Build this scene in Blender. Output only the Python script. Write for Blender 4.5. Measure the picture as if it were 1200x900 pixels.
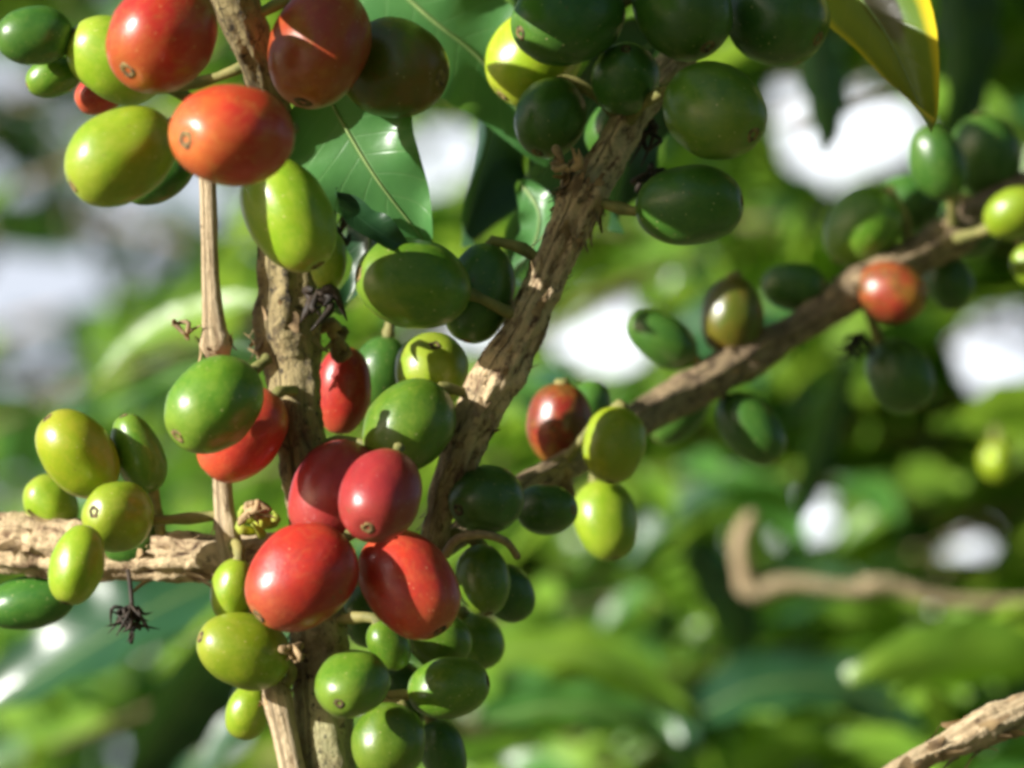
import bpy, math, random
from mathutils import Vector, Matrix, noise, Quaternion

# ------------------------------------------------------------------ clear, camera, world, sun, exposure
for _o in list(bpy.data.objects):
    bpy.data.objects.remove(_o, do_unlink=True)
S = bpy.context.scene
C = S.collection
PITCH = math.radians(7)
DIST = 0.5                                   # metres from lens to the plane in focus
RIGHT = Vector((1, 0, 0))
FWD = Vector((0, math.cos(PITCH), math.sin(PITCH)))
UP = Vector((0, -math.sin(PITCH), math.cos(PITCH)))
TARGET = Vector((0, 0, 1.35))
CAM = TARGET - FWD * DIST

cam = bpy.data.cameras.new('camera')
camo = bpy.data.objects.new('camera', cam)
C.objects.link(camo)
camo.location = CAM
camo.rotation_euler = (math.pi / 2 + PITCH, 0, 0)
cam.sensor_width = 36
cam.lens = 150
cam.clip_start = 0.02
cam.clip_end = 2000
cam.dof.use_dof = True
cam.dof.focus_distance = DIST
cam.dof.aperture_fstop = 21
S.camera = camo

SUN_CAM = Vector((-0.82, 0.39, 0.42)).normalized()         # right, up, towards the lens
SUN_DIR = (RIGHT * SUN_CAM.x + UP * SUN_CAM.y - FWD * SUN_CAM.z).normalized()
SUN_EL = math.asin(SUN_DIR.z)
SUN_AZ = math.atan2(SUN_DIR.x, SUN_DIR.y)

w = bpy.data.worlds.new('World')
S.world = w
w.use_nodes = True
nt = w.node_tree
nt.nodes.clear()
wo = nt.nodes.new('ShaderNodeOutputWorld')
bg = nt.nodes.new('ShaderNodeBackground')
sky = nt.nodes.new('ShaderNodeTexSky')
sky.sky_type = 'NISHITA'
sky.sun_disc = False
sky.sun_elevation = SUN_EL
sky.sun_rotation = SUN_AZ
sky.air_density = 1.0
sky.dust_density = 2.5
bg.inputs['Strength'].default_value = 0.05
# a bank of bright white cloud low in the sky
wtc = nt.nodes.new('ShaderNodeTexCoord')
wn = nt.nodes.new('ShaderNodeTexNoise')
wn.inputs['Scale'].default_value = 2.2
wn.inputs['Detail'].default_value = 6
nt.links.new(wtc.outputs['Generated'], wn.inputs['Vector'])
wsep = nt.nodes.new('ShaderNodeSeparateXYZ')
nt.links.new(wtc.outputs['Generated'], wsep.inputs[0])
wel = nt.nodes.new('ShaderNodeMapRange')            # cover thins out with height
wel.inputs['From Min'].default_value = 0.05
wel.inputs['From Max'].default_value = 0.5
wel.inputs['To Min'].default_value = 0.3
wel.inputs['To Max'].default_value = -0.25
nt.links.new(wsep.outputs[2], wel.inputs['Value'])
wad = nt.nodes.new('ShaderNodeMath')
nt.links.new(wn.outputs[0], wad.inputs[0])
nt.links.new(wel.outputs[0], wad.inputs[1])
wside = nt.nodes.new('ShaderNodeMapRange')          # the bank stands in front, clear sky behind the camera
wside.inputs['From Min'].default_value = 0.55
wside.inputs['From Max'].default_value = 0.9
wside.inputs['To Min'].default_value = -0.7
wside.inputs['To Max'].default_value = 0.12
nt.links.new(wsep.outputs[1], wside.inputs['Value'])
wad2 = nt.nodes.new('ShaderNodeMath')
nt.links.new(wad.outputs[0], wad2.inputs[0])
nt.links.new(wside.outputs[0], wad2.inputs[1])
wrp = nt.nodes.new('ShaderNodeValToRGB')
wrp.color_ramp.elements[0].position = 0.5
wrp.color_ramp.elements[1].position = 0.7
nt.links.new(wad2.outputs[0], wrp.inputs[0])
wmx = nt.nodes.new('ShaderNodeMix')
wmx.data_type = 'RGBA'
nt.links.new(wrp.outputs[0], wmx.inputs[0])
nt.links.new(sky.outputs[0], wmx.inputs[6])
wn2 = nt.nodes.new('ShaderNodeTexNoise')            # grey undersides and sunlit tops of the cloud
wn2.inputs['Scale'].default_value = 14.0
wn2.inputs['Detail'].default_value = 4
nt.links.new(wtc.outputs['Generated'], wn2.inputs['Vector'])
wc = nt.nodes.new('ShaderNodeValToRGB')
wc.color_ramp.elements[0].position = 0.4
wc.color_ramp.elements[0].color = (9.0, 9.7, 11.0, 1)
wc.color_ramp.elements[1].position = 0.6
wc.color_ramp.elements[1].color = (25.0, 25.8, 27.0, 1)
wlr = nt.nodes.new('ShaderNodeMapRange')            # the cloud is duller on its western side
wlr.inputs['From Min'].default_value = -0.1
wlr.inputs['From Max'].default_value = 0.02
wlr.inputs['To Min'].default_value = -0.12
wlr.inputs['To Max'].default_value = 0.08
nt.links.new(wsep.outputs[0], wlr.inputs['Value'])
wa3 = nt.nodes.new('ShaderNodeMath')
nt.links.new(wn2.outputs[0], wa3.inputs[0])
nt.links.new(wlr.outputs[0], wa3.inputs[1])
nt.links.new(wa3.outputs[0], wc.inputs[0])
nt.links.new(wc.outputs[0], wmx.inputs[7])
nt.links.new(wmx.outputs[2], bg.inputs['Color'])
nt.links.new(bg.outputs[0], wo.inputs['Surface'])

sl = bpy.data.lights.new('sun', 'SUN')
sl.energy = 5.0
sl.angle = math.radians(0.5)
sl.color = (1.0, 0.975, 0.93)
so = bpy.data.objects.new('sun', sl)
C.objects.link(so)
so.rotation_euler = SUN_DIR.to_track_quat('Z', 'Y').to_euler()
so.location = TARGET + SUN_DIR * 5

S.view_settings.view_transform = 'Standard'
S.view_settings.look = 'None'
S.view_settings.exposure = 0.8
S.view_settings.gamma = 1.0
S.view_settings.use_curve_mapping = False
S.render.engine = 'CYCLES'
S.cycles.use_denoising = True
S.cycles.pixel_filter_type = 'BLACKMAN_HARRIS'
S.cycles.filter_width = 3.4
S.cycles.max_bounces = 8
S.cycles.transparent_max_bounces = 8


# ------------------------------------------------------------------ helpers
def px_size(d):
    """metres per reference pixel, d millimetres beyond the plane in focus"""
    return (DIST + d / 1000.0) / DIST * 1e-4


def at(px, py, d=0.0):
    s = px_size(d)
    return CAM + FWD * (DIST + d / 1000.0) + RIGHT * (px - 600) * s - UP * (py - 450) * s


def cam_dir(x, y, z):
    """x right, y up, z towards the lens"""
    return (RIGHT * x + UP * y - FWD * z).normalized()


def tag(o, label=None, cat=None, group=None, kind=None):
    if label: o['label'] = label
    if cat: o['category'] = cat
    if group: o['group'] = group
    if kind: o['kind'] = kind
    return o


def mesh_obj(name, verts, faces, mat=None, parent=None, smooth=True, uvs=None, origin=None):
    """verts in world space; origin (Vector) becomes the object's own origin"""
    me = bpy.data.meshes.new(name)
    o = bpy.data.objects.new(name, me)
    C.objects.link(o)
    org = Vector((0, 0, 0))
    if parent is not None:
        o.parent = parent
        inv = parent.matrix_basis.inverted()
        verts = [inv @ v for v in verts]
    elif origin is not None:
        org = origin
        verts = [v - org for v in verts]
        o.location = org
    me.from_pydata([tuple(v) for v in verts], [], faces)
    if smooth:
        me.polygons.foreach_set('use_smooth', [True] * len(me.polygons))
    if uvs is not None:
        ul = me.uv_layers.new(name='UVMap')
        for lp in me.loops:
            ul.data[lp.index].uv = uvs[lp.vertex_index]
    if mat: me.materials.append(mat)
    me.update()
    return o


def empty(name, loc):
    o = bpy.data.objects.new(name, None)
    o.empty_display_size = 0.01
    C.objects.link(o)
    o.location = loc
    return o


def catmull(pts, n):
    """pts: list of tuples; returns n samples of the interpolating spline"""
    P = [Vector(p) for p in pts] if len(pts[0]) <= 4 else pts
    out = []
    m = len(P) - 1
    for i in range(n):
        t = i / (n - 1) * m
        k = min(int(t), m - 1)
        f = t - k
        p0, p1, p2, p3 = P[max(k - 1, 0)], P[k], P[k + 1], P[min(k + 2, m)]
        out.append(0.5 * ((2 * p1) + (p2 - p0) * f + (2 * p0 - 5 * p1 + 4 * p2 - p3) * f * f + (3 * p1 - p0 - 3 * p2 + p3) * f ** 3))
    return out


def frames(pts):
    """parallel transport frames along a polyline"""
    T = []
    for i in range(len(pts)):
        a, b = pts[max(i - 1, 0)], pts[min(i + 1, len(pts) - 1)]
        T.append((b - a).normalized())
    n = T[0].orthogonal().normalized()
    N = []
    for t in T:
        n = (n - t * n.dot(t)).normalized()
        N.append(n)
    return T, N


def tube_data(pts, rad, seg=10, rough=0.0, nscale=300.0, ridge=0.0, seed=0.0, cap=True):
    T, N = frames(pts)
    V, F, UV = [], [], []
    L = 0.0
    for i, p in enumerate(pts):
        if i: L += (p - pts[i - 1]).length
        B = T[i].cross(N[i])
        for k in range(seg):
            a = 2 * math.pi * k / seg
            d = N[i] * math.cos(a) + B * math.sin(a)
            r = rad[i]
            if rough:
                q = p + d * r
                r *= 1 + rough * noise.fractal(q * nscale + Vector((seed, 0, 0)), 0.75, 2.2, 5)
            if ridge:
                q = Vector((math.cos(a) * 2.6 + seed, math.sin(a) * 2.6, L * 90))
                r *= 1 + ridge * noise.noise(q) - ridge * 0.7 * max(0.0, abs(noise.noise(q * 2.3)) - 0.25)
            V.append(p + d * r)
            UV.append((k / seg, L))
    for i in range(len(pts) - 1):
        for k in range(seg):
            a, b = i * seg + k, i * seg + (k + 1) % seg
            F.append((a, b, b + seg, a + seg))
    if cap:
        F.append(tuple(range(seg - 1, -1, -1)))
        F.append(tuple(range((len(pts) - 1) * seg, len(pts) * seg)))
    return V, F, UV


def join(parts):
    V, F, UV = [], [], []
    for v, f, u in parts:
        o = len(V)
        V += v; UV += u
        F += [tuple(i + o for i in q) for q in f]
    return V, F, UV


# ------------------------------------------------------------------ materials
def new_mat(name):
    m = bpy.data.materials.new(name)
    m.use_nodes = True
    t = m.node_tree
    t.nodes.clear()
    out = t.nodes.new('ShaderNodeOutputMaterial')
    return m, t, out


def node(t, kind, **kw):
    n = t.nodes.new(kind)
    for k, v in kw.items():
        if k in n.inputs: n.inputs[k].default_value = v
        else: setattr(n, k, v)
    return n


def mixc(t, fac, a, b, blend='MIX'):
    n = t.nodes.new('ShaderNodeMix')
    n.data_type = 'RGBA'
    n.blend_type = blend
    for sock, v in ((0, fac), (6, a), (7, b)):
        if isinstance(v, (int, float)): n.inputs[sock].default_value = v
        elif isinstance(v, tuple): n.inputs[sock].default_value = v + (1,) if len(v) == 3 else v
        else: t.links.new(v, n.inputs[sock])
    return n.outputs[2]


def ramp(t, fac, stops):
    n = t.nodes.new('ShaderNodeValToRGB')
    cr = n.color_ramp
    while len(cr.elements) < len(stops): cr.elements.new(0.5)
    for e, (p, c) in zip(cr.elements, stops):
        e.position = p
        e.color = (c, c, c, 1) if isinstance(c, (int, float)) else tuple(c) + (1,)
    t.links.new(fac, n.inputs[0])
    return n.outputs[0]


def mathn(t, op, a, b=0.0):
    n = t.nodes.new('ShaderNodeMath')
    n.operation = op
    for i, v in enumerate((a, b)):
        if isinstance(v, (int, float)): n.inputs[i].default_value = v
        else: t.links.new(v, n.inputs[i])
    return n.outputs[0]


def cherry_mat(name, main, blush, tip, tipamt=0.6, blotch=(0.45, 0.68), rough=0.33, sss=0.12, speck=(0.75, 0.62, 0.3), hue=0.015):
    m, t, out = new_mat(name)
    tc = node(t, 'ShaderNodeTexCoord')
    oi = node(t, 'ShaderNodeObjectInfo')
    off = node(t, 'ShaderNodeVectorMath', operation='MULTIPLY_ADD')
    comb = node(t, 'ShaderNodeCombineXYZ')
    for i in range(3): t.links.new(oi.outputs['Random'], comb.inputs[i])
    t.links.new(comb.outputs[0], off.inputs[0])
    off.inputs[1].default_value = (37.0, 91.0, 53.0)
    t.links.new(tc.outputs['Generated'], off.inputs[2])
    P = off.outputs[0]
    n1 = node(t, 'ShaderNodeTexNoise', Scale=2.7, Detail=6.0, Roughness=0.68, Distortion=0.4)
    t.links.new(P, n1.inputs['Vector'])
    n2 = node(t, 'ShaderNodeTexNoise', Scale=22.0, Detail=3.0, Roughness=0.6)
    t.links.new(P, n2.inputs['Vector'])
    sep = node(t, 'ShaderNodeSeparateXYZ')
    t.links.new(tc.outputs['Generated'], sep.inputs[0])
    z = sep.outputs[2]
    b = ramp(t, n1.outputs[0], [(blotch[0], 0.0), (blotch[1], 1.0)])
    col = mixc(t, b, main, blush)
    # the tip keeps the younger colour; its edge is uneven
    zz = mathn(t, 'ADD', z, mathn(t, 'MULTIPLY', mathn(t, 'SUBTRACT', n1.outputs[0], 0.5), 0.45))
    tm = mathn(t, 'MULTIPLY', ramp(t, zz, [(0.72, 0.0), (1.0, 1.0)]), tipamt)
    col = mixc(t, tm, col, tip)
    bm = mathn(t, 'MULTIPLY', ramp(t, zz, [(0.0, 1.0), (0.2, 0.0)]), tipamt * 0.55)
    col = mixc(t, bm, col, tip)
    # fine mottling and pale freckles
    col = mixc(t, mathn(t, 'MULTIPLY', ramp(t, n2.outputs[0], [(0.35, 0.0), (0.7, 1.0)]), 0.5), col, blush)
    n4 = node(t, 'ShaderNodeTexNoise', Scale=7.0, Detail=5.0, Roughness=0.7, Distortion=0.8)
    t.links.new(P, n4.inputs['Vector'])
    col = mixc(t, mathn(t, 'MULTIPLY', ramp(t, n4.outputs[0], [(0.5, 0.0), (0.66, 1.0)]), 0.34), col, tip)
    vo = node(t, 'ShaderNodeTexVoronoi', Scale=11.0, Randomness=1.0)
    t.links.new(P, vo.inputs['Vector'])
    sp = mathn(t, 'MULTIPLY', ramp(t, vo.outputs['Distance'], [(0.06, 1.0), (0.16, 0.0)]), ramp(t, n2.outputs[0], [(0.45, 0.0), (0.55, 0.55)]))
    col = mixc(t, sp, col, speck)
    # a few brown scratches
    n3 = node(t, 'ShaderNodeTexNoise', Scale=6.0, Detail=6.0, Roughness=0.7, Distortion=1.6)
    t.links.new(P, n3.inputs['Vector'])
    col = mixc(t, ramp(t, n3.outputs[0], [(0.655, 0.0), (0.71, 0.65)]), col, (0.16, 0.09, 0.03))
    # each fruit a little lighter or darker
    hsv = node(t, 'ShaderNodeHueSaturation')
    t.links.new(col, hsv.inputs['Color'])
    t.links.new(mathn(t, 'ADD', mathn(t, 'MULTIPLY', oi.outputs['Random'], 0.3), 0.85), hsv.inputs['Value'])
    t.links.new(mathn(t, 'ADD', mathn(t, 'MULTIPLY', oi.outputs['Random'], hue), 0.5 - hue * 0.5), hsv.inputs['Hue'])
    col = hsv.outputs[0]
    bs = node(t, 'ShaderNodeBsdfPrincipled')
    t.links.new(col, bs.inputs['Base Color'])
    t.links.new(mathn(t, 'ADD', mathn(t, 'ADD', mathn(t, 'MULTIPLY', n2.outputs[0], 0.16), mathn(t, 'MULTIPLY', n4.outputs[0], 0.2)), rough - 0.16), bs.inputs['Roughness'])
    bs.inputs['Specular IOR Level'].default_value = 0.5
    bs.inputs['Coat Weight'].default_value = 0.18
    bs.inputs['Coat Roughness'].default_value = 0.27
    bs.inputs['Subsurface Weight'].default_value = sss
    bs.inputs['Subsurface Radius'].default_value = (1.0, 0.6, 0.25)
    bs.inputs['Subsurface Scale'].default_value = 0.0012
    bump = node(t, 'ShaderNodeBump', Strength=0.12, Distance=0.0003)
    t.links.new(n2.outputs[0], bump.inputs['Height'])
    t.links.new(bump.outputs[0], bs.inputs['Normal'])
    t.links.new(bs.outputs[0], out.inputs[0])
    return m


MAT = {
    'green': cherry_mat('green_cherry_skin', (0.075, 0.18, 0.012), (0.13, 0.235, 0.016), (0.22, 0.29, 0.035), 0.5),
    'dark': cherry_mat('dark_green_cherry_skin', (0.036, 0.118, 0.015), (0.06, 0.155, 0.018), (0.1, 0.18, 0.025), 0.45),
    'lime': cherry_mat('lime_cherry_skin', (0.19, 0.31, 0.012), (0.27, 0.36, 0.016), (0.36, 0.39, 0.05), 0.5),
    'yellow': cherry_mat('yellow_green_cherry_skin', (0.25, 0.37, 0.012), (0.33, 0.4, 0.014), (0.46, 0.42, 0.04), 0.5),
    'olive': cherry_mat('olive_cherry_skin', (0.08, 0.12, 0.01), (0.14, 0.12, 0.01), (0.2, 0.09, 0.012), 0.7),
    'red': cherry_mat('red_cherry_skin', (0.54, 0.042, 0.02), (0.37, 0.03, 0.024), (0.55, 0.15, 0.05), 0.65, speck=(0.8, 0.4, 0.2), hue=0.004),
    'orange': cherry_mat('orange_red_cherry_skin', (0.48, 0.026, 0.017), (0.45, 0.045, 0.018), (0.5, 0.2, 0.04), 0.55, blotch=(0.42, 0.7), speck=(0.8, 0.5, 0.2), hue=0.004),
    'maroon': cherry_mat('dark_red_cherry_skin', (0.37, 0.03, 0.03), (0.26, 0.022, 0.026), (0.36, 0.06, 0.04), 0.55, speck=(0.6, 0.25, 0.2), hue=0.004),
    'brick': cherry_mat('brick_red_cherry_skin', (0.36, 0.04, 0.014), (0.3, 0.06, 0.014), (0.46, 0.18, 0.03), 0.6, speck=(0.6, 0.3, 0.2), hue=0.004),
    'turning': cherry_mat('ripening_cherry_skin', (0.33, 0.02, 0.016), (0.14, 0.06, 0.014), (0.45, 0.2, 0.02), 0.7, blotch=(0.42, 0.6), hue=0.004),
}


def navel_mat():
    m, t, out = new_mat('navel_scar')
    tc = node(t, 'ShaderNodeTexCoord')
    n = node(t, 'ShaderNodeTexNoise', Scale=900.0, Detail=3.0)
    t.links.new(tc.outputs['Object'], n.inputs['Vector'])
    col = ramp(t, n.outputs[0], [(0.38, (0.035, 0.022, 0.01)), (0.62, (0.26, 0.18, 0.06))])
    bs = node(t, 'ShaderNodeBsdfPrincipled', Roughness=0.8)
    t.links.new(col, bs.inputs['Base Color'])
    t.links.new(bs.outputs[0], out.inputs[0])
    return m


def simple_mat(name, c1, c2, scale, rough=0.7, lo=0.35, hi=0.65, bump=0.3, dist=0.0005):
    m, t, out = new_mat(name)
    tc = node(t, 'ShaderNodeTexCoord')
    n = node(t, 'ShaderNodeTexNoise', Scale=scale, Detail=5.0, Roughness=0.6)
    t.links.new(tc.outputs['Object'], n.inputs['Vector'])
    col = ramp(t, n.outputs[0], [(lo, c1), (hi, c2)])
    bs = node(t, 'ShaderNodeBsdfPrincipled', Roughness=rough)
    t.links.new(col, bs.inputs['Base Color'])
    b = node(t, 'ShaderNodeBump', Strength=bump, Distance=dist)
    t.links.new(n.outputs[0], b.inputs['Height'])
    t.links.new(b.outputs[0], bs.inputs['Normal'])
    t.links.new(bs.outputs[0], out.inputs[0])
    return m


def bark_mat(name, tan, brown, crack, lichen=None, lich=(0.55, 0.68), streak=1.0):
    m, t, out = new_mat(name)
    uv = node(t, 'ShaderNodeUVMap')
    tc = node(t, 'ShaderNodeTexCoord')
    mp = node(t, 'ShaderNodeMapping')
    mp.inputs['Scale'].default_value = (9.0, 230.0 * streak, 1.0)
    t.links.new(uv.outputs[0], mp.inputs[0])
    # streaks along the wood (wraps once round the stem at the back)
    n1 = node(t, 'ShaderNodeTexNoise', Scale=1.6, Detail=7.0, Roughness=0.68, Distortion=0.5)
    t.links.new(mp.outputs[0], n1.inputs['Vector'])
    n2 = node(t, 'ShaderNodeTexNoise', Scale=160.0, Detail=5.0, Roughness=0.6)
    t.links.new(tc.outputs['Object'], n2.inputs['Vector'])
    n3 = node(t, 'ShaderNodeTexNoise', Scale=850.0, Detail=4.0, Roughness=0.65)
    t.links.new(tc.outputs['Object'], n3.inputs['Vector'])
    col = ramp(t, n1.outputs[0], [(0.3, crack), (0.38, brown), (0.5, tan), (0.75, tuple(min(1, c * 1.25) for c in tan))])
    col = mixc(t, ramp(t, n2.outputs[0], [(0.48, 0.0), (0.68, 0.6)]), col, brown)
    col = mixc(t, ramp(t, n3.outputs[0], [(0.60, 0.0), (0.70, 0.75)]), col, crack)
    if lichen:
        usep = node(t, 'ShaderNodeSeparateXYZ')
        t.links.new(uv.outputs[0], usep.inputs[0])
        foot = ramp(t, mathn(t, 'MULTIPLY', usep.outputs[1], 8.0), [(0.58, 0.12), (0.68, 1.0)])
        col = mixc(t, mathn(t, 'MULTIPLY', foot, ramp(t, n2.outputs[0], [(lich[0] - 0.1, 0.9), (lich[1] - 0.05, 0.1)])), col, lichen)
        col = mixc(t, ramp(t, n3.outputs[0], [(0.58, 0.0), (0.66, 0.8)]), col, crack)
    bs = node(t, 'ShaderNodeBsdfPrincipled', Roughness=0.75)
    t.links.new(col, bs.inputs['Base Color'])
    h = mathn(t, 'ADD', n1.outputs[0], mathn(t, 'MULTIPLY', n3.outputs[0], 0.6))
    b = node(t, 'ShaderNodeBump', Strength=0.9, Distance=0.001)
    t.links.new(h, b.inputs['Height'])
    t.links.new(b.outputs[0], bs.inputs['Normal'])
    t.links.new(bs.outputs[0], out.inputs[0])
    return m


BARK = bark_mat('brown_bark', (0.4, 0.29, 0.16), (0.1, 0.06, 0.035), (0.03, 0.018, 0.01))
BARK_TAN = bark_mat('peeling_tan_bark', (0.62, 0.47, 0.27), (0.17, 0.095, 0.045), (0.02, 0.012, 0.008))
BARK_LICHEN = bark_mat('lichen_bark', (0.3, 0.23, 0.1), (0.1, 0.065, 0.03), (0.02, 0.013, 0.008), (0.42, 0.4, 0.2))
BARK_THIN = bark_mat('pale_twig_bark', (0.58, 0.45, 0.27), (0.4, 0.28, 0.15), (0.1, 0.06, 0.03), streak=0.5)
STALK = simple_mat('fruit_stalk', (0.12, 0.13, 0.03), (0.3, 0.26, 0.08), 300)
DRY = simple_mat('dry_bract', (0.10, 0.06, 0.025), (0.42, 0.29, 0.14), 350)
BLACK = simple_mat('withered_black', (0.008, 0.006, 0.004), (0.05, 0.032, 0.018), 500)
NAVEL = navel_mat()
BUD = simple_mat('yellow_bud', (0.2, 0.28, 0.03), (0.5, 0.5, 0.06), 250)


def leaf_mat(name, c1, c2, vein, trans=0.35, rough=0.33, tcol=None, spot=None, lateral=9.0, sheen=0.5, edge=None, spot_uv=(0.4, 0.62)):
    """uv.x across the blade (0..1, rib at 0.5), uv.y along it"""
    m, t, out = new_mat(name)
    uv = node(t, 'ShaderNodeUVMap')
    tc = node(t, 'ShaderNodeTexCoord')
    oi = node(t, 'ShaderNodeObjectInfo')
    sep = node(t, 'ShaderNodeSeparateXYZ')
    t.links.new(uv.outputs[0], sep.inputs[0])
    ax = mathn(t, 'ABSOLUTE', mathn(t, 'SUBTRACT', sep.outputs[0], 0.5))
    n1 = node(t, 'ShaderNodeTexNoise', Scale=60.0, Detail=5.0, Roughness=0.6)
    t.links.new(tc.outputs['Object'], n1.inputs['Vector'])
    n2 = node(t, 'ShaderNodeTexNoise', Scale=700.0, Detail=3.0)
    t.links.new(tc.outputs['Object'], n2.inputs['Vector'])
    col = ramp(t, n1.outputs[0], [(0.35, c1), (0.65, c2)])
    # side veins sweep forward from the rib
    ph = mathn(t, 'MULTIPLY', mathn(t, 'SUBTRACT', sep.outputs[1], mathn(t, 'MULTIPLY', ax, 0.32)), lateral)
    fr = mathn(t, 'ABSOLUTE', mathn(t, 'SUBTRACT', mathn(t, 'FRACT', ph), 0.5))
    lv = ramp(t, fr, [(0.0, 0.22), (0.07, 0.0)])
    rib = ramp(t, ax, [(0.006, 1.0), (0.03, 0.0)])
    vm = mathn(t, 'MAXIMUM', lv, rib)
    col = mixc(t, mathn(t, 'MULTIPLY', vm, 0.6), col, vein)
    if spot:
        du = mathn(t, 'MULTIPLY', mathn(t, 'SUBTRACT', sep.outputs[0], spot_uv[0]), 2.4)
        dv = mathn(t, 'MULTIPLY', mathn(t, 'SUBTRACT', sep.outputs[1], spot_uv[1]), 3.2)
        dd = mathn(t, 'ADD', mathn(t, 'ADD', mathn(t, 'MULTIPLY', du, du), mathn(t, 'MULTIPLY', dv, dv)), mathn(t, 'MULTIPLY', mathn(t, 'SUBTRACT', n1.outputs[0], 0.5), 0.25))
        sm = ramp(t, dd, [(0.08, 0.95), (0.14, 0.0)])
        col = mixc(t, sm, col, spot)
    if edge:
        em = ramp(t, mathn(t, 'ADD', ax, mathn(t, 'MULTIPLY', mathn(t, 'SUBTRACT', n1.outputs[0], 0.5), 0.12)), [(0.36, 0.0), (0.46, 1.0)])
        col = mixc(t, em, col, edge)
    bs = node(t, 'ShaderNodeBsdfPrincipled', Roughness=rough)
    bs.inputs['Specular IOR Level'].default_value = sheen
    t.links.new(col, bs.inputs['Base Color'])
    t.links.new(mathn(t, 'ADD', mathn(t, 'MULTIPLY', n2.outputs[0], 0.15), rough - 0.07), bs.inputs['Roughness'])
    bump = node(t, 'ShaderNodeBump', Strength=0.28, Distance=0.0005)
    t.links.new(mathn(t, 'ADD', mathn(t, 'MULTIPLY', vm, -1.0), mathn(t, 'MULTIPLY', n2.outputs[0], 0.3)), bump.inputs['Height'])
    t.links.new(bump.outputs[0], bs.inputs['Normal'])
    tr = node(t, 'ShaderNodeBsdfTranslucent')
    tcol = tcol or tuple(min(1, c * k) for c, k in zip(c2, (2.6, 2.0, 0.9)))
    tr.inputs['Color'].default_value = tuple(tcol) + (1,)
    mx = node(t, 'ShaderNodeMixShader')
    mx.inputs[0].default_value = trans
    t.links.new(bs.outputs[0], mx.inputs[1])
    t.links.new(tr.outputs[0], mx.inputs[2])
    t.links.new(mx.outputs[0], out.inputs[0])
    return m


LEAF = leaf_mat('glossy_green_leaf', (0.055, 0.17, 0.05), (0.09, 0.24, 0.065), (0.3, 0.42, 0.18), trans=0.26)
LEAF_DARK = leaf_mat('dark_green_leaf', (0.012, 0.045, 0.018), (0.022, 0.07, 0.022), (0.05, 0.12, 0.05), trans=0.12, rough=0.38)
LEAF_YELLOW = leaf_mat('yellowing_leaf', (0.07, 0.17, 0.025), (0.15, 0.23, 0.025), (0.4, 0.38, 0.08), trans=0.3, tcol=(0.6, 0.5, 0.04), spot=(0.018, 0.008, 0.01), edge=(0.75, 0.58, 0.02))
LEAF_BG = [leaf_mat('bush_leaf_fresh', (0.13, 0.28, 0.03), (0.24, 0.4, 0.04), (0.28, 0.42, 0.1), trans=0.42, tcol=(0.42, 0.65, 0.06), sheen=0.8, rough=0.36),
           leaf_mat('bush_leaf_mid', (0.05, 0.16, 0.03), (0.09, 0.23, 0.04), (0.14, 0.28, 0.07), trans=0.35, tcol=(0.2, 0.42, 0.05), sheen=0.9, rough=0.32),
           leaf_mat('bush_leaf_deep', (0.018, 0.07, 0.028), (0.03, 0.1, 0.035), (0.08, 0.15, 0.06), trans=0.2, sheen=1.0, rough=0.3)]
RIB = simple_mat('leaf_rib', (0.16, 0.26, 0.07), (0.3, 0.4, 0.14), 200, rough=0.5)


# ------------------------------------------------------------------ ground
def ground():
    N = 60
    ext = 400.0
    V, F = [], []
    for j in range(N + 1):
        for i in range(N + 1):
            u, v = (i / N) * 2 - 1, (j / N) * 2 - 1
            x, y = math.copysign(abs(u) ** 2.6, u) * ext, math.copysign(abs(v) ** 2.6, v) * ext
            h = 0.06 * noise.noise(Vector((x * 0.7, y * 0.7, 0))) - 0.00004 * (x * x + y * y)
            V.append(Vector((x, y, h)))
    for j in range(N):
        for i in range(N):
            a = j * (N + 1) + i
            F.append((a, a + 1, a + N + 2, a + N + 1))
    m = simple_mat('grassy_soil', (0.035, 0.06, 0.015), (0.14, 0.1, 0.05), 3.0, rough=0.9, dist=0.02)
    tag(mesh_obj('ground', V, F, m), kind='structure')


ground()


# ------------------------------------------------------------------ leaves
def leaf_data(mid, half, normal, cup=0.25, wave=0.08, waves=5, nl=24, nw=5, seed=0.0, tipsharp=1.0):
    """mid: world points base->tip; half: widest half width in metres; normal: facing direction of the upper side"""
    pts = catmull(mid, nl + 1)
    T, _ = frames(pts)
    V, F, UV = [], [], []
    for i, p in enumerate(pts):
        s = i / nl
        wdt = half * (max(0.0, math.sin(math.pi * min(1, s ** 0.85))) ** 0.8) * (1 - 0.25 * s)
        if s > 0.82: wdt *= 1 - 0.35 * tipsharp * ((s - 0.82) / 0.18)
        wdt = max(wdt, half * 0.015)
        nn = (normal - T[i] * normal.dot(T[i])).normalized()
        side = T[i].cross(nn)
        for k in range(-nw, nw + 1):
            a = k / nw
            ww = wdt * (1 + 0.05 * noise.noise(Vector((s * 9 + seed, math.copysign(3, a), seed))))
            lift = cup * half * (a * a) + wave * half * abs(a) ** 2 * math.sin(s * waves * 2 * math.pi + seed + (1.3 if a > 0 else 0))
            V.append(p + side * ww * a + nn * lift)
            UV.append((0.5 + 0.5 * a, s))
    m = 2 * nw + 1
    for i in range(nl):
        for k in range(m - 1):
            a = i * m + k
            F.append((a, a + 1, a + m + 1, a + m))
    return V, F, UV


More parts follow.
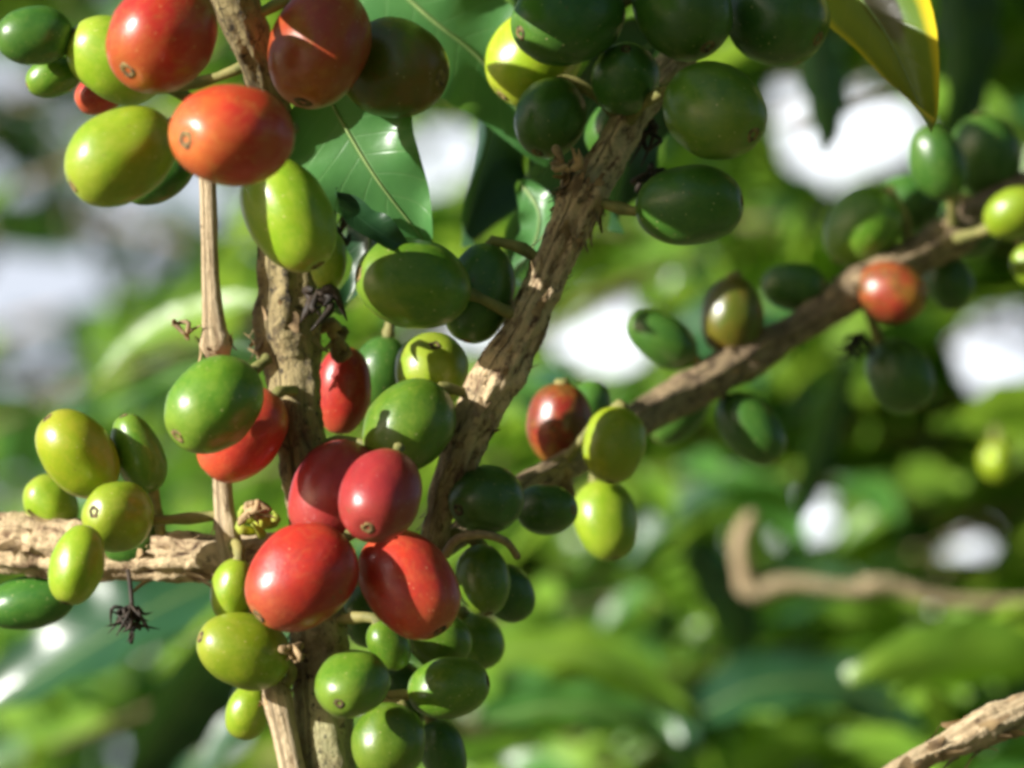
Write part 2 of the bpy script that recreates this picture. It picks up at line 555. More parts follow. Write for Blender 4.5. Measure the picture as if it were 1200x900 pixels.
def coffee_leaf(mid, halfpx, normal, mat, label, group='leaves of the fruiting coffee plant', rib=True, **kw):
    d0 = sum(p[2] for p in mid) / len(mid)
    P = [at(*p) for p in mid]
    n = cam_dir(*normal)
    V, F, UV = leaf_data(P, halfpx * px_size(d0), n, **kw)
    o = mesh_obj('coffee_leaf', V, F, mat, uvs=UV, origin=P[0])
    tag(o, label, 'leaf', group)
    if rib:
        pts = catmull(P, 25)
        T, _ = frames(pts)
        sh = []
        for t_, p in zip(T, pts):
            nn = (n - t_ * n.dot(t_)).normalized()
            sh.append(p + nn * 0.00012)
        r0 = max(halfpx * 0.028, 2.0) * px_size(d0)
        v, f, u = tube_data(sh, [r0 * (1 - 0.75 * i / 24) for i in range(25)], 6)
        mesh_obj('midrib', v, f, RIB, parent=o, uvs=u)
    return o


# ------------------------------------------------------------------ branches
POLY = []     # world polylines of branches, for the fruit stalks


def branch(name, pts, mat, label, cat, seg=52, rough=0.11, ridge=0.16, seed=0.0, n=None, group=None, flakes=(), step=2.2):
    length = sum(math.hypot(pts[i + 1][0] - pts[i][0], pts[i + 1][1] - pts[i][1]) for i in range(len(pts) - 1))
    n = n or max(12, int(length / step))
    W = catmull([tuple(at(p[0], p[1], p[2])) for p in pts], n)
    R = [v.x for v in catmull([(p[3] * px_size(p[2]), 0, 0) for p in pts], n)]
    o_seed = seed or random.random() * 50
    V, F, UV = tube_data(W, R, seg, rough, 260.0, ridge, o_seed)
    o = mesh_obj(name, V, F, mat, uvs=UV, origin=W[0])
    tag(o, label, cat, group)
    POLY.append((W, R))
    if flakes:
        rnd = random.Random(int(seed * 100) + 7)
        T, N = frames(W)
        parts = []
        for (s0, s1, cnt, size) in flakes:
            for _ in range(cnt):
                i = min(n - 2, max(1, int(rnd.uniform(s0, s1) * n)))
                a = rnd.uniform(0, 2 * math.pi)
                B = T[i].cross(N[i])
                d = N[i] * math.cos(a) + B * math.sin(a)
                tn = d.cross(T[i]).normalized()
                base = W[i] + d * R[i] * 0.97
                L = size * px_size(0) * rnd.uniform(0.5, 1.6)
                wd = L * rnd.uniform(0.18, 0.45)
                ax = (T[i] * rnd.choice((1, -1)) + tn * rnd.uniform(-0.5, 0.5)).normalized()
                sd = ax.cross(d).normalized()
                v, f, u = [], [], []
                M = 5
                for q in range(M + 1):
                    s = q / M
                    c = base + ax * L * s + d * (0.42 * L * s ** 2.2)
                    hw = wd * (1 - 0.75 * s) * rnd.uniform(0.7, 1.2)
                    v += [c - sd * hw, c + d * 0.00008 + sd * 0, c + sd * hw]
                    u += [(0.2, s), (0.5, s), (0.8, s)]
                for q in range(M):
                    k = 3 * q
                    f += [(k, k + 1, k + 4, k + 3), (k + 1, k + 2, k + 5, k + 4)]
                parts.append((v, f, u))
        v, f, u = join(parts)
        mesh_obj('peeling_bark', v, f, DRY, parent=o, uvs=u)
    return o


stem = branch('coffee_branch', [(250, -70, -6, 25), (278, 10, -4, 26), (305, 80, 0, 24), (330, 200, 8, 27), (336, 330, 9, 34),
                              (336, 395, 8, 39), (343, 430, 7, 33), (350, 490, 5, 30), (368, 600, 8, 31), (372, 700, 10, 30),
                              (376, 760, 9, 34), (381, 830, 6, 33), (384, 960, 4, 36)], BARK_LICHEN,
              'thick upright brown stem carrying the red cherries, lichen-grey at its foot', 'stem', seed=3.1,
              flakes=((0.38, 0.47, 26, 18), (0.1, 0.9, 30, 11), (0.72, 0.8, 14, 14)))
twig = branch('coffee_twig', [(240, 120, 14, 9), (244, 225, 6, 10), (247, 330, 4, 11), (251, 385, 3, 15), (253, 402, 3, 20), (255, 425, 4, 14),
                              (258, 500, 8, 11), (262, 590, 8, 12), (268, 630, 7, 15), (283, 690, 8, 13), (318, 790, 5, 14), (326, 822, 3, 18), (334, 860, 2, 15), (356, 960, 0, 16)],
              BARK_THIN, 'thin straight pale tan twig running upright left of the thick stem', 'twig', seg=18, rough=0.05, ridge=0.07, seed=5.4,
              flakes=((0.3, 0.37, 8, 15), (0.55, 0.62, 8, 12), (0.8, 0.87, 10, 10)))
diag = branch('coffee_branch', [(498, 700, 22, 12), (508, 640, 16, 15), (522, 580, 12, 19), (550, 505, 9, 25), (580, 445, 8, 30), (612, 390, 8, 25),
                                (650, 305, 9, 23), (682, 232, 10, 29), (700, 205, 12, 23), (745, 130, 18, 20), (800, 60, 24, 20), (870, -60, 30, 18)],
                BARK_TAN, 'rough dark branch with a peeling tan lower end slanting up to the dark cherries', 'branch', seed=7.7, rough=0.14, ridge=0.22,
                flakes=((0.1, 0.5, 46, 15), (0.5, 0.68, 46, 20), (0.62, 0.68, 20, 26)))
rbr = branch('coffee_branch', [(520, 640, 20, 13), (600, 580, 30, 15), (690, 530, 48, 18), (770, 480, 66, 22), (850, 432, 74, 23), (875, 418, 76, 26), (930, 387, 80, 19),
                               (1005, 338, 86, 24), (1030, 322, 88, 22), (1110, 280, 94, 24), (1180, 232, 100, 21), (1300, 170, 108, 20)],
               BARK, 'blurred dark brown branch behind, crossing the right half with scattered cherries', 'branch', seed=11.2, flakes=((0.3, 0.9, 30, 18),))
lbr = branch('coffee_branch', [(-90, 628, 26, 30), (0, 638, 22, 33), (60, 640, 21, 36), (130, 648, 18, 31), (200, 652, 15, 29), (280, 652, 13, 24), (372, 640, 10, 18)],
               BARK_TAN, 'stout horizontal brown branch entering from the left edge', 'branch', seed=13.9, rough=0.14, ridge=0.2,
               flakes=((0.15, 0.8, 40, 24),))
brbr = branch('coffee_branch', [(1025, 914, -20, 6), (1062, 895, -20, 12), (1110, 874, -19, 17), (1150, 854, -18, 24), (1190, 836, -17, 20), (1280, 796, -14, 21), (1400, 720, -10, 24)],
                BARK_THIN, 'snapped pale branch end poking in at the bottom right corner', 'branch', seed=17.3, rough=0.15, ridge=0.2,
                flakes=((0.02, 0.6, 30, 22),))
branch('coffee_twig', [(882, 600, 310, 6), (868, 630, 310, 11), (872, 672, 311, 11), (886, 692, 312, 14), (930, 684, 313, 10), (1000, 692, 315, 9), (1020, 687, 316, 12), (1050, 688, 317, 9), (1110, 704, 319, 8), (1240, 708, 324, 7)],
       BARK_THIN, 'out of focus tan twig bent in an elbow among the green leaves', 'twig', seg=14, seed=19.0)


# ------------------------------------------------------------------ cherries
def cherry_mesh_verts(a, b, seed, nu=40, nv=26):
    """ellipsoid with the full shoulders of a coffee cherry; +Z is the tip"""
    V, F = [], []
    egg = -0.02 + 0.16 * noise.noise(Vector((seed * 1.7, 4.2, 1.1)))
    flat = 0.92 + 0.09 * noise.noise(Vector((seed, 1, 2)))
    for j in range(nv + 1):
        ph = math.pi * j / nv
        z = -math.cos(ph)
        r = max(0.0, math.sin(ph)) ** 0.9
        zz = a * (z + egg * (1 - z * z))
        # shallow dimple round the navel
        zz -= a * 0.035 * math.exp(-((1 - z) / 0.02) ** 2) if z > 0.5 else 0
        for i in range(nu):
            t = 2 * math.pi * i / nu
            x, y = math.cos(t) * r, math.sin(t) * r * flat
            k = 1 + 0.05 * noise.noise(Vector((x * 1.3 + seed * 7.3, y * 1.3, z * 1.3))) + 0.022 * noise.noise(Vector((x * 3.4 + seed, y * 3.4, z * 2.6)))
            k -= 0.012 * math.exp(-(x / 0.16) ** 2) * r          # faint seam between the two beans
            V.append(Vector((x * b * k, y * b * k, zz)))
    for j in range(nv):
        for i in range(nu):
            p, q = j * nu + i, j * nu + (i + 1) % nu
            F.append((p, q, q + nu, p + nu))
    return V, F


def nearest_on_branches(p):
    best = None
    for W, R in POLY[:6]:
        for q, r in zip(W, R):
            d = (q - p).length
            if best is None or d < best[0]: best = (d, q, r)
    return best


GROUPS = {'brick': 'ripe red coffee cherries', 'red': 'ripe red coffee cherries', 'orange': 'ripe red coffee cherries', 'maroon': 'ripe red coffee cherries', 'turning': 'half ripe coffee cherries', 'olive': 'half ripe coffee cherries'}


def cherry(px, py, a, b, theta, phi, d, mat, label, stalk=True):
    seed = (px * 0.37 + py * 0.73) % 97
    s = px_size(d)
    th, ph = math.radians(theta), math.radians(phi)
    axis = cam_dir(math.cos(th) * math.cos(ph), math.sin(th) * math.cos(ph), math.sin(ph))
    pos = at(px, py, d)
    V, F = cherry_mesh_verts(a * s, b * s, seed)
    me = bpy.data.meshes.new('coffee_cherry')
    o = bpy.data.objects.new('coffee_cherry', me)
    C.objects.link(o)
    me.from_pydata([tuple(v) for v in V], [], F)
    me.polygons.foreach_set('use_smooth', [True] * len(me.polygons))
    me.materials.append(MAT[mat])
    q = axis.to_track_quat('Z', 'Y') @ Quaternion((0, 0, 1), seed)
    o.matrix_basis = Matrix.LocRotScale(pos, q, None)
    tag(o, label, 'coffee cherry', GROUPS.get(mat, 'unripe green coffee cherries'))
    M = o.matrix_basis
    # navel: a raised rough ring with a dark pit
    rn = b * s * (0.1 + 0.04 * (seed * 7.7 % 1))
    v, f = [], []
    NS = 18
    prof = [(1.45, -0.10), (1.15, 0.12), (0.8, 0.16), (0.55, 0.0), (0.3, -0.12), (0.02, -0.05)]
    ztop = a * s * 0.967
    for (rr, hh) in prof:
        for k in range(NS):
            an = 2 * math.pi * k / NS
            jit = 1 + 0.4 * noise.noise(Vector((math.cos(an) * 2 + seed, math.sin(an) * 2, rr)))
            x, y = math.cos(an) * rr * rn * jit, math.sin(an) * rr * rn * jit
            rho = min(0.95, math.hypot(x, y) / (b * s))
            zs = a * s * math.sqrt(1 - (rho * rho)) * 0.985 if rr > 1 else ztop
            v.append(M @ Vector((x, y, zs + hh * rn)))
    for j in range(len(prof) - 1):
        for k in range(NS):
            p, r = j * NS + k, j * NS + (k + 1) % NS
            f.append((p, r, r + NS, p + NS))
    mesh_obj('navel', v, f, NAVEL, parent=o)
    if stalk:
        base = pos - axis * a * s * 0.97
        bd = nearest_on_branches(base)
        if bd and bd[0] < 0.0135:
            end = bd[1]
        else:
            end = base - axis * 0.003
        mid = (base + end) / 2 - axis * 0.0012
        pts = catmull([tuple(base + axis * 0.0006), tuple(base - axis * 0.0006), tuple(mid), tuple(end)], 10)
        r0 = 7.5 * s
        vv, ff, uu = tube_data(pts, [r0 * (1.25 if i < 2 else 0.9 + 0.15 * math.sin(i * 2.1 + seed)) for i in range(10)], 9, 0.1, 700)
        mesh_obj('stalk', vv, ff, STALK, parent=o, uvs=uu)
    return o


CH = [
    # top left cluster, nearest the lens
    (40, 42, 46, 35, 185, 20, -4, 'dark', 'dark green cherry cut by the left edge in the top left corner'),
    (62, 90, 33, 25, 200, 10, 2, 'green', 'small green cherry tucked under the dark one in the top left corner'),
    (136, 70, 62, 48, 150, 15, -2, 'lime', 'pale lime cherry half hidden behind the topmost red one'),
    (118, 108, 32, 26, 210, 0, 8, 'red', 'sliver of a red cherry peeping between two lime ones at top left'),
    (190, 42, 72, 67, 230, 35, -20, 'orange', 'big orange-red cherry cut by the top edge, left of the brown stem'),
    (271, 158, 77, 68, 190, 48, -34, 'orange', 'big orange-red cherry with a yellow tip, nearest the lens, top left bunch'),
    (142, 183, 70, 55, 214, 15, -22, 'lime', 'plump lime green cherry lying below the orange-red pair'),
    (185, 205, 46, 32, 210, 0, -10, 'dark', 'dark green cherry mostly hidden beneath the plump lime one'),
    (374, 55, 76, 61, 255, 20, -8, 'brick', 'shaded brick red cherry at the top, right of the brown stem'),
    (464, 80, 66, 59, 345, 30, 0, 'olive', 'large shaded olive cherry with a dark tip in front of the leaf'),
    (338, 252, 72, 53, 300, 10, -15, 'lime', 'long lime cherry hanging below the orange-red one, shaded on its right side'),
    (384, 305, 36, 24, 270, 0, 2, 'lime', 'small lime cherry behind the long hanging one'),
    # top right cluster, in shade
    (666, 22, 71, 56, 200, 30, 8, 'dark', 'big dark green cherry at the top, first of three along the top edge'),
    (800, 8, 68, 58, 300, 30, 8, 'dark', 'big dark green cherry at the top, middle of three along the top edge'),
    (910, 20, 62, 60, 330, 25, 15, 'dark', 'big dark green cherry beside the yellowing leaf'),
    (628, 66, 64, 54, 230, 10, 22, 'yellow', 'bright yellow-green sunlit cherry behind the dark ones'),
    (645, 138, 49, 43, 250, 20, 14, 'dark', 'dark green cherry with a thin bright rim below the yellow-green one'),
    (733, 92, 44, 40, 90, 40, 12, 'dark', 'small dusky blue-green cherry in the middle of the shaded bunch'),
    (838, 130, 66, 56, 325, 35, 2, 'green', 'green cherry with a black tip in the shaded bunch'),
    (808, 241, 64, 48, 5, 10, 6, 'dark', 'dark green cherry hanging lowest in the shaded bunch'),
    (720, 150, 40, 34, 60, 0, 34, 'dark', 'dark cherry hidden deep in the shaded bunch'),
    # middle
    (484, 332, 70, 55, 170, 20, 1, 'green', 'round dark green cherry crossed by a sunlit patch'),
    (561, 344, 60, 41, 255, 10, 10, 'dark', 'dark green cherry leaning on the slanting branch'),
    (402, 458, 52, 33, 265, 0, 18, 'red', 'bright red cherry half hidden behind the thick stem', False),
    (447, 436, 42, 34, 260, 0, 30, 'dark', 'shaded green cherry between the red one and the pale green one'),
    (505, 436, 46, 46, 80, 45, 14, 'lime', 'pale green cherry with its tip scar on top'),
    (479, 499, 60, 52, 230, 25, 3, 'green', 'large green cherry above the dusky red pair'),
    (251, 474, 64, 55, 222, 28, -12, 'green', 'glossy green cherry with a brown scar over a red one'),
    (284, 510, 62, 46, 230, 0, 0, 'red', 'red cherry tucked under the glossy green one'),
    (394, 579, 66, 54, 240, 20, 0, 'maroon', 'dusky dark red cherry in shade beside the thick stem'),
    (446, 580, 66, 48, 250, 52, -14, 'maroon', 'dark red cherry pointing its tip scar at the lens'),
    (353, 677, 71, 59, 222, 18, -9, 'red', 'glossy bright red cherry, left one of the lowest red pair'),
    (479, 685, 71, 54, 305, 20, -3, 'red', 'bright red cherry crossed by a diagonal shadow, right of the lowest red pair'),
    # left cluster
    (91, 532, 58, 46, 128, 15, 8, 'yellow', 'yellow-green oval cherry above the horizontal branch at the left'),
    (162, 531, 49, 32, 110, 10, 12, 'green', 'narrow green cherry beside the yellow-green oval one'),
    (60, 590, 36, 30, 130, 0, 22, 'lime', 'pale green cherry behind the left bunch, resting on the branch'),
    (137, 605, 47, 43, 165, 58, 2, 'lime', 'round lime cherry showing its tip scar in the left bunch'),
    (90, 662, 48, 36, 255, 10, -5, 'lime', 'lime cherry hanging lowest over the horizontal branch', False),
    (155, 634, 38, 34, 0, 0, 16, 'dark', 'dark shaded cherry behind the round lime one'),
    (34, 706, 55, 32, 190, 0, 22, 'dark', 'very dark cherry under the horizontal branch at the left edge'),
    # right of the middle
    (570, 585, 46, 42, 200, 40, 10, 'dark', 'round dark green cherry at the foot of the slanting branch'),
    (641, 597, 37, 33, 0, 30, 22, 'dark', 'small dark green cherry right of the round dark one'),
    (566, 680, 43, 34, 280, 20, 14, 'green', 'green cherry half sunlit below a curled stalk'),
    (596, 695, 36, 30, 300, 0, 24, 'dark', 'dark cherry behind the half sunlit green one'),
    (720, 522, 46, 37, 262, 15, 34, 'yellow', 'upper of two bright lime cherries at the near end of the blurred branch'),
    (710, 610, 49, 38, 285, 15, 54, 'lime', 'lower of two bright lime cherries at the near end of the blurred branch'),
    (655, 497, 48, 39, 265, 0, 46, 'turning', 'dark red cherry fading to orange beside the bright lime pair'),
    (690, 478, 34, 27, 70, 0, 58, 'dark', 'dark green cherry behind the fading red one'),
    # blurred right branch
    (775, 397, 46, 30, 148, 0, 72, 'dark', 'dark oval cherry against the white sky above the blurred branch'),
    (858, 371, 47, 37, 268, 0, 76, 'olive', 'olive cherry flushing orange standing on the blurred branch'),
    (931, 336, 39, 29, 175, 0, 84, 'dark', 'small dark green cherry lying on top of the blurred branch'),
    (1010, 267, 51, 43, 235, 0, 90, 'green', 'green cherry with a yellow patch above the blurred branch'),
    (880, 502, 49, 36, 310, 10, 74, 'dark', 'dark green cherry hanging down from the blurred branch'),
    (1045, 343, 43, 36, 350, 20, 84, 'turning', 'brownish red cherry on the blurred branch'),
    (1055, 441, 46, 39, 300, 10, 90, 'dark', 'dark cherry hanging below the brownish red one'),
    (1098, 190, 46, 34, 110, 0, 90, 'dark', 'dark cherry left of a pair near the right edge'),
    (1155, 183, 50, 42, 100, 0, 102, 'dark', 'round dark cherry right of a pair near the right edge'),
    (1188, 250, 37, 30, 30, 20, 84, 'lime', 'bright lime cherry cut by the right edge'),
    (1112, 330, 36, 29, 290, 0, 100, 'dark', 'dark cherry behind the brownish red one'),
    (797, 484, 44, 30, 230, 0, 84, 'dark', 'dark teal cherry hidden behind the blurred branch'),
    (1206, 310, 26, 22, 290, 0, 96, 'lime', 'small lime cherry at the right edge under the branch'),
    # bottom bunch
    (273, 692, 38, 28, 260, 0, 2, 'lime', 'lime cherry behind the left bright red cherry'),
    (285, 763, 57, 45, 160, 20, -1, 'lime', 'shiny lime green cherry below the left bright red cherry'),
    (291, 834, 34, 28, 250, 0, 12, 'lime', 'lime cherry behind the thin twig near the bottom'),
    (412, 803, 49, 43, 235, 62, -9, 'green', 'round green cherry showing a ringed tip in front of the lichen-grey stem'),
    (456, 756, 32, 25, 300, 0, 6, 'green', 'small green cherry squeezed under the right bright red cherry'),
    (514, 750, 40, 34, 330, 0, 14, 'green', 'shaded green cherry behind the right bright red cherry'),
    (526, 806, 49, 38, 10, 10, 5, 'green', 'green cherry with a sunlit top and black shaded underside'),
    (455, 870, 47, 44, 250, 30, 0, 'green', 'green cherry cut by the bottom edge with a shadow across its top'),
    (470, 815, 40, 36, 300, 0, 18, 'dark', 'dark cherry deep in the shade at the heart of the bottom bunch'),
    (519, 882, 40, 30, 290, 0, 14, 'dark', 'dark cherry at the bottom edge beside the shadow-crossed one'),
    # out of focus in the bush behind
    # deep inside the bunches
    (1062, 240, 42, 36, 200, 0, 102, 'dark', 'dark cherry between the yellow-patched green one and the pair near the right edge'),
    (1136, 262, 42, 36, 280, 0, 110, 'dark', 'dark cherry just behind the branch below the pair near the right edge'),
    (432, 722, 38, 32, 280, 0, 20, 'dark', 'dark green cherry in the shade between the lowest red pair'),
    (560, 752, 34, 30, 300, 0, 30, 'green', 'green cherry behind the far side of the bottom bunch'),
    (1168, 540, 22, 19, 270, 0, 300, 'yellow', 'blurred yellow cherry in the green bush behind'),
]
for row in CH:
    cherry(*row)


# ------------------------------------------------------------------ leaves of the fruiting plant, with some added for shade
coffee_leaf([(415, -60, 36), (500, 18, 34), (572, 80, 36), (642, 188, 40)], 88, (-0.45, 0.5, 0.75), LEAF,
            'large sunlit leaf with a pale rib between the olive cherry and the dark bunch', wave=0.16, waves=3, cup=0.15, seed=1.0)
coffee_leaf([(375, 95, 4), (405, 150, 4), (445, 215, 3), (505, 292, 4)], 88, (-0.45, 0.5, 0.75), LEAF,
            'smaller glossy leaf tip hanging below the olive cherry', wave=0.14, waves=3, cup=0.2, seed=2.6)
coffee_leaf([(880, -130, 34), (955, -60, 30), (1035, 35, 26), (1091, 156, 22)], 80, (0.1, 0.1, 0.95), LEAF_YELLOW,
            'yellowing leaf with a dark patch beside the dark green bunch', wave=0.1, waves=2, cup=0.5, seed=0.4)
coffee_leaf([(700, -90, 74), (625, 40, 70), (575, 150, 64), (540, 290, 58)], 95, (0.8, 0.1, 0.55), LEAF_DARK,  # dark leaf added to block the sun from the blurred branch
            'dark leaf added behind the glossy leaf tip to shade the blurred branch', wave=0.2, waves=3, seed=5.0)
coffee_leaf([(800, 20, 78), (700, 110, 74), (625, 220, 70), (590, 335, 66)], 72, (0.8, 0.1, 0.55), LEAF_DARK,  # second added blade, turned to throw the blurred branch into shade
            'dark leaf added behind the dark green bunch to shade the blurred branch', wave=0.2, waves=3, seed=6.0)
coffee_leaf([(610, 215, 40), (632, 250, 38), (622, 295, 36), (585, 340, 36)], 26, (-0.4, 0.4, 0.8), LEAF,
            'narrow curled green leaf behind the slanting branch', wave=0.2, waves=3, seed=7.0)
coffee_leaf([(400, 190, 24), (425, 240, 24), (432, 300, 22), (400, 370, 22)], 34, (-0.6, 0.3, 0.6), LEAF_DARK,  # dark blade added as a stand-in for the shade beside the stem
            'narrow dark leaf added as the shade right of the long hanging lime cherry', wave=0.2, waves=3, seed=8.0)
coffee_leaf([(215, -100, -56), (213, -102, -26), (222, -100, 2)], 80, (-0.85, 0.37, 0.36), LEAF,  # unseen leaf, added between the sun and the shaded top cherries
            'unseen green leaf added above the top left corner to shade the olive cherry', wave=0.1, waves=2, seed=11.0)
coffee_leaf([(392, 228, 0), (420, 255, -3), (448, 275, -3), (486, 296, -1)], 26, (0.6, 0.1, 0.6), LEAF_DARK,  # added to cast shade on the upper part of the slanting branch
            'small dark leaf added beside the long hanging lime cherry to shade the slanting branch', rib=False, wave=0.2, waves=2, seed=12.0)
coffee_leaf([(830, -30, 54), (775, 80, 52), (735, 180, 50), (712, 270, 50)], 56, (0.8, 0.1, 0.55), LEAF_DARK,  # dark sheet added in place of the deep shadow between the cherries
            'dark leaf added as the deep shade in the middle of the dark bunch', wave=0.2, waves=3, seed=13.0)
# unseen leaves added above the picture to keep the sun off the dark bunch
coffee_leaf([(500, -78, -48), (520, -76, -18), (545, -80, 26)], 72, (-0.85, 0.37, 0.36), LEAF,
            'unseen green leaf added above the top edge to shade the dark bunch, lower one', wave=0.1, waves=2, seed=9.0)
coffee_leaf([(480, -190, -50), (520, -196, -15), (560, -205, 34)], 76, (-0.85, 0.37, 0.36), LEAF,
            'unseen green leaf added above the top edge to shade the dark bunch, upper one', wave=0.1, waves=2, seed=10.0)

# ------------------------------------------------------------------ small dried bits
def spiky(name, px, py, d, n, L, mat, label, cat, seed, down=True, wid=0.085):
    rnd = random.Random(seed)
    base = at(px, py, d)
    parts = []
    s = px_size(d)
    for k in range(n):
        a = rnd.uniform(0, 2 * math.pi)
        dr = cam_dir(math.cos(a) * 0.8, (-0.8 if down else 0.8) + rnd.uniform(-0.7, 0.7), math.sin(a) * 0.8)
        ln = L * s * rnd.uniform(0.6, 1.2)
        b0 = base + Vector((rnd.uniform(-1, 1), rnd.uniform(-1, 1), rnd.uniform(-1, 1))) * L * s * 0.22
        k2 = Vector((rnd.uniform(-1, 1), rnd.uniform(-1, 1), rnd.uniform(-1, 1))) * ln * 0.45
        pts = [b0, b0 + dr * ln * 0.5 + k2, b0 + dr * ln - k2 * 0.6]
        pts = catmull([tuple(p) for p in pts], 8)
        v, f, u = tube_data(pts, [ln * wid * max(0.12, math.sin(math.pi * (0.15 + 0.85 * i / 7))) for i in range(8)], 7, 0.3, 900)
        parts.append((v, f, u))
    v, f, u = join(parts)
    return tag(mesh_obj(name, v, f, mat, uvs=u, origin=base), label, cat)


fl = spiky('dried_flower', 156, 716, 10, 26, 29, BLACK, 'withered black flower dangling under the horizontal branch', 'dried flower', 3)
pts = catmull([tuple(at(150, 668, 13)), tuple(at(153, 690, 11)), tuple(at(155, 714, 10))], 8)
v, f, u = tube_data(pts, [0.00028] * 8, 8)
mesh_obj('stalk', v, f, BLACK, parent=fl, uvs=u)
spiky('leaf_bud', 303, 618, 6, 8, 30, BUD, 'small yellow-green bud between the thin twig and the thick stem', 'bud', 8, down=False, wid=0.25)
spiky('dried_bract', 222, 392, 2, 3, 26, DRY, 'dry brown bract sticking out of the twig joint', 'bract', 12, down=False, wid=0.14)
spiky('dried_bract', 664, 196, 6, 7, 26, DRY, 'ragged dry bract at the joint under the dark bunch', 'bract', 14, down=False, wid=0.2)
spiky('dried_bract', 372, 345, 2, 6, 34, BLACK, 'blackened bracts at the stem joint under the long lime cherry', 'bract', 21, wid=0.16)
spiky('dried_bract', 660, 555, 40, 6, 30, DRY, 'pale dry bract under the fading red cherry', 'bract', 25, wid=0.3)


spiky('dried_bract', 392, 392, 12, 6, 34, DRY, 'papery tan bract above the red cherry behind the thick branch', 'bract', 31, wid=0.25)
spiky('dried_bract', 345, 760, -2, 12, 20, DRY, 'crumbled dry bracts below the left bright red cherry', 'bract', 33, wid=0.2)
spiky('dried_bract', 750, 150, 20, 14, 40, BLACK, 'black withered bracts in the middle of the dark bunch', 'bract', 35)
spiky('dried_bract', 765, 205, 24, 10, 40, BLACK, 'black withered bracts above the lowest dark cherry', 'bract', 36)
spiky('dried_bract', 395, 240, 16, 10, 50, BLACK, 'black withered bracts right of the long hanging lime cherry', 'bract', 37)
spiky('dried_bract', 1005, 395, 86, 12, 34, BLACK, 'black withered bracts under the blurred branch', 'bract', 38)
spiky('dried_bract', 300, 590, 2, 9, 24, DRY, 'dry scales where the twig crosses the horizontal branch', 'bract', 39, wid=0.2)
pts = catmull([tuple(at(*p)) for p in ((522, 650, 8), (536, 632, 6), (562, 626, 6), (592, 634, 8), (606, 652, 12))], 16)
v, f, u = tube_data(pts, [0.00062 - 0.000012 * i for i in range(16)], 9, 0.15, 700)
tag(mesh_obj('curled_stalk', v, f, DRY, uvs=u, origin=pts[0]), 'dry tan stalk curled over the half sunlit green cherry', 'stalk')


# ------------------------------------------------------------------ bushes behind
GAPS = [(1010, 165, 84, 44), (930, 120, 30, 26), (712, 402, 36, 46), (1170, 425, 54, 44), (955, 605, 30, 20), (1150, 640, 34, 24),
        (520, 200, 46, 30), (10, 110, 34, 32), (68, 135, 32, 22), (150, 300, 48, 32), (215, 250, 32, 40), (30, 345, 50, 46), (60, 420, 42, 46),
        (130, 225, 36, 22), (250, 840, 36, 56), (585, 745, 22, 16), (560, 385, 42, 26)]


def project(p):
    v = p - CAM
    dep = v.dot(FWD)
    if dep < 0.05: return None
    s = dep / DIST * 1e-4
    return 600 + v.dot(RIGHT) / s, 450 - v.dot(UP) / s


def in_gap(p, grow=1.0, wide=0.0):
    q = project(p)
    if q is None: return False
    # clear air round the fruiting branches
    if (p - CAM).dot(FWD) < DIST + 0.17 and -150 < q[0] < 1350 and -150 < q[1] < 1050: return True
    # little grows over the bent twig
    if (p - CAM).dot(FWD) < DIST + 0.33 and noise.noise(p * 22) > -0.45 and 840 < q[0] < 1220 and (abs(q[1] - 690) < 20 or (q[0] < 900 and 580 < q[1] < 700)): return True
    e = wide / ((p - CAM).dot(FWD) / DIST * 1e-4)
    return any(((q[0] - g[0]) / (g[2] * grow + e)) ** 2 + ((q[1] - g[1]) / (g[3] * grow + e)) ** 2 < 1 for g in GAPS)


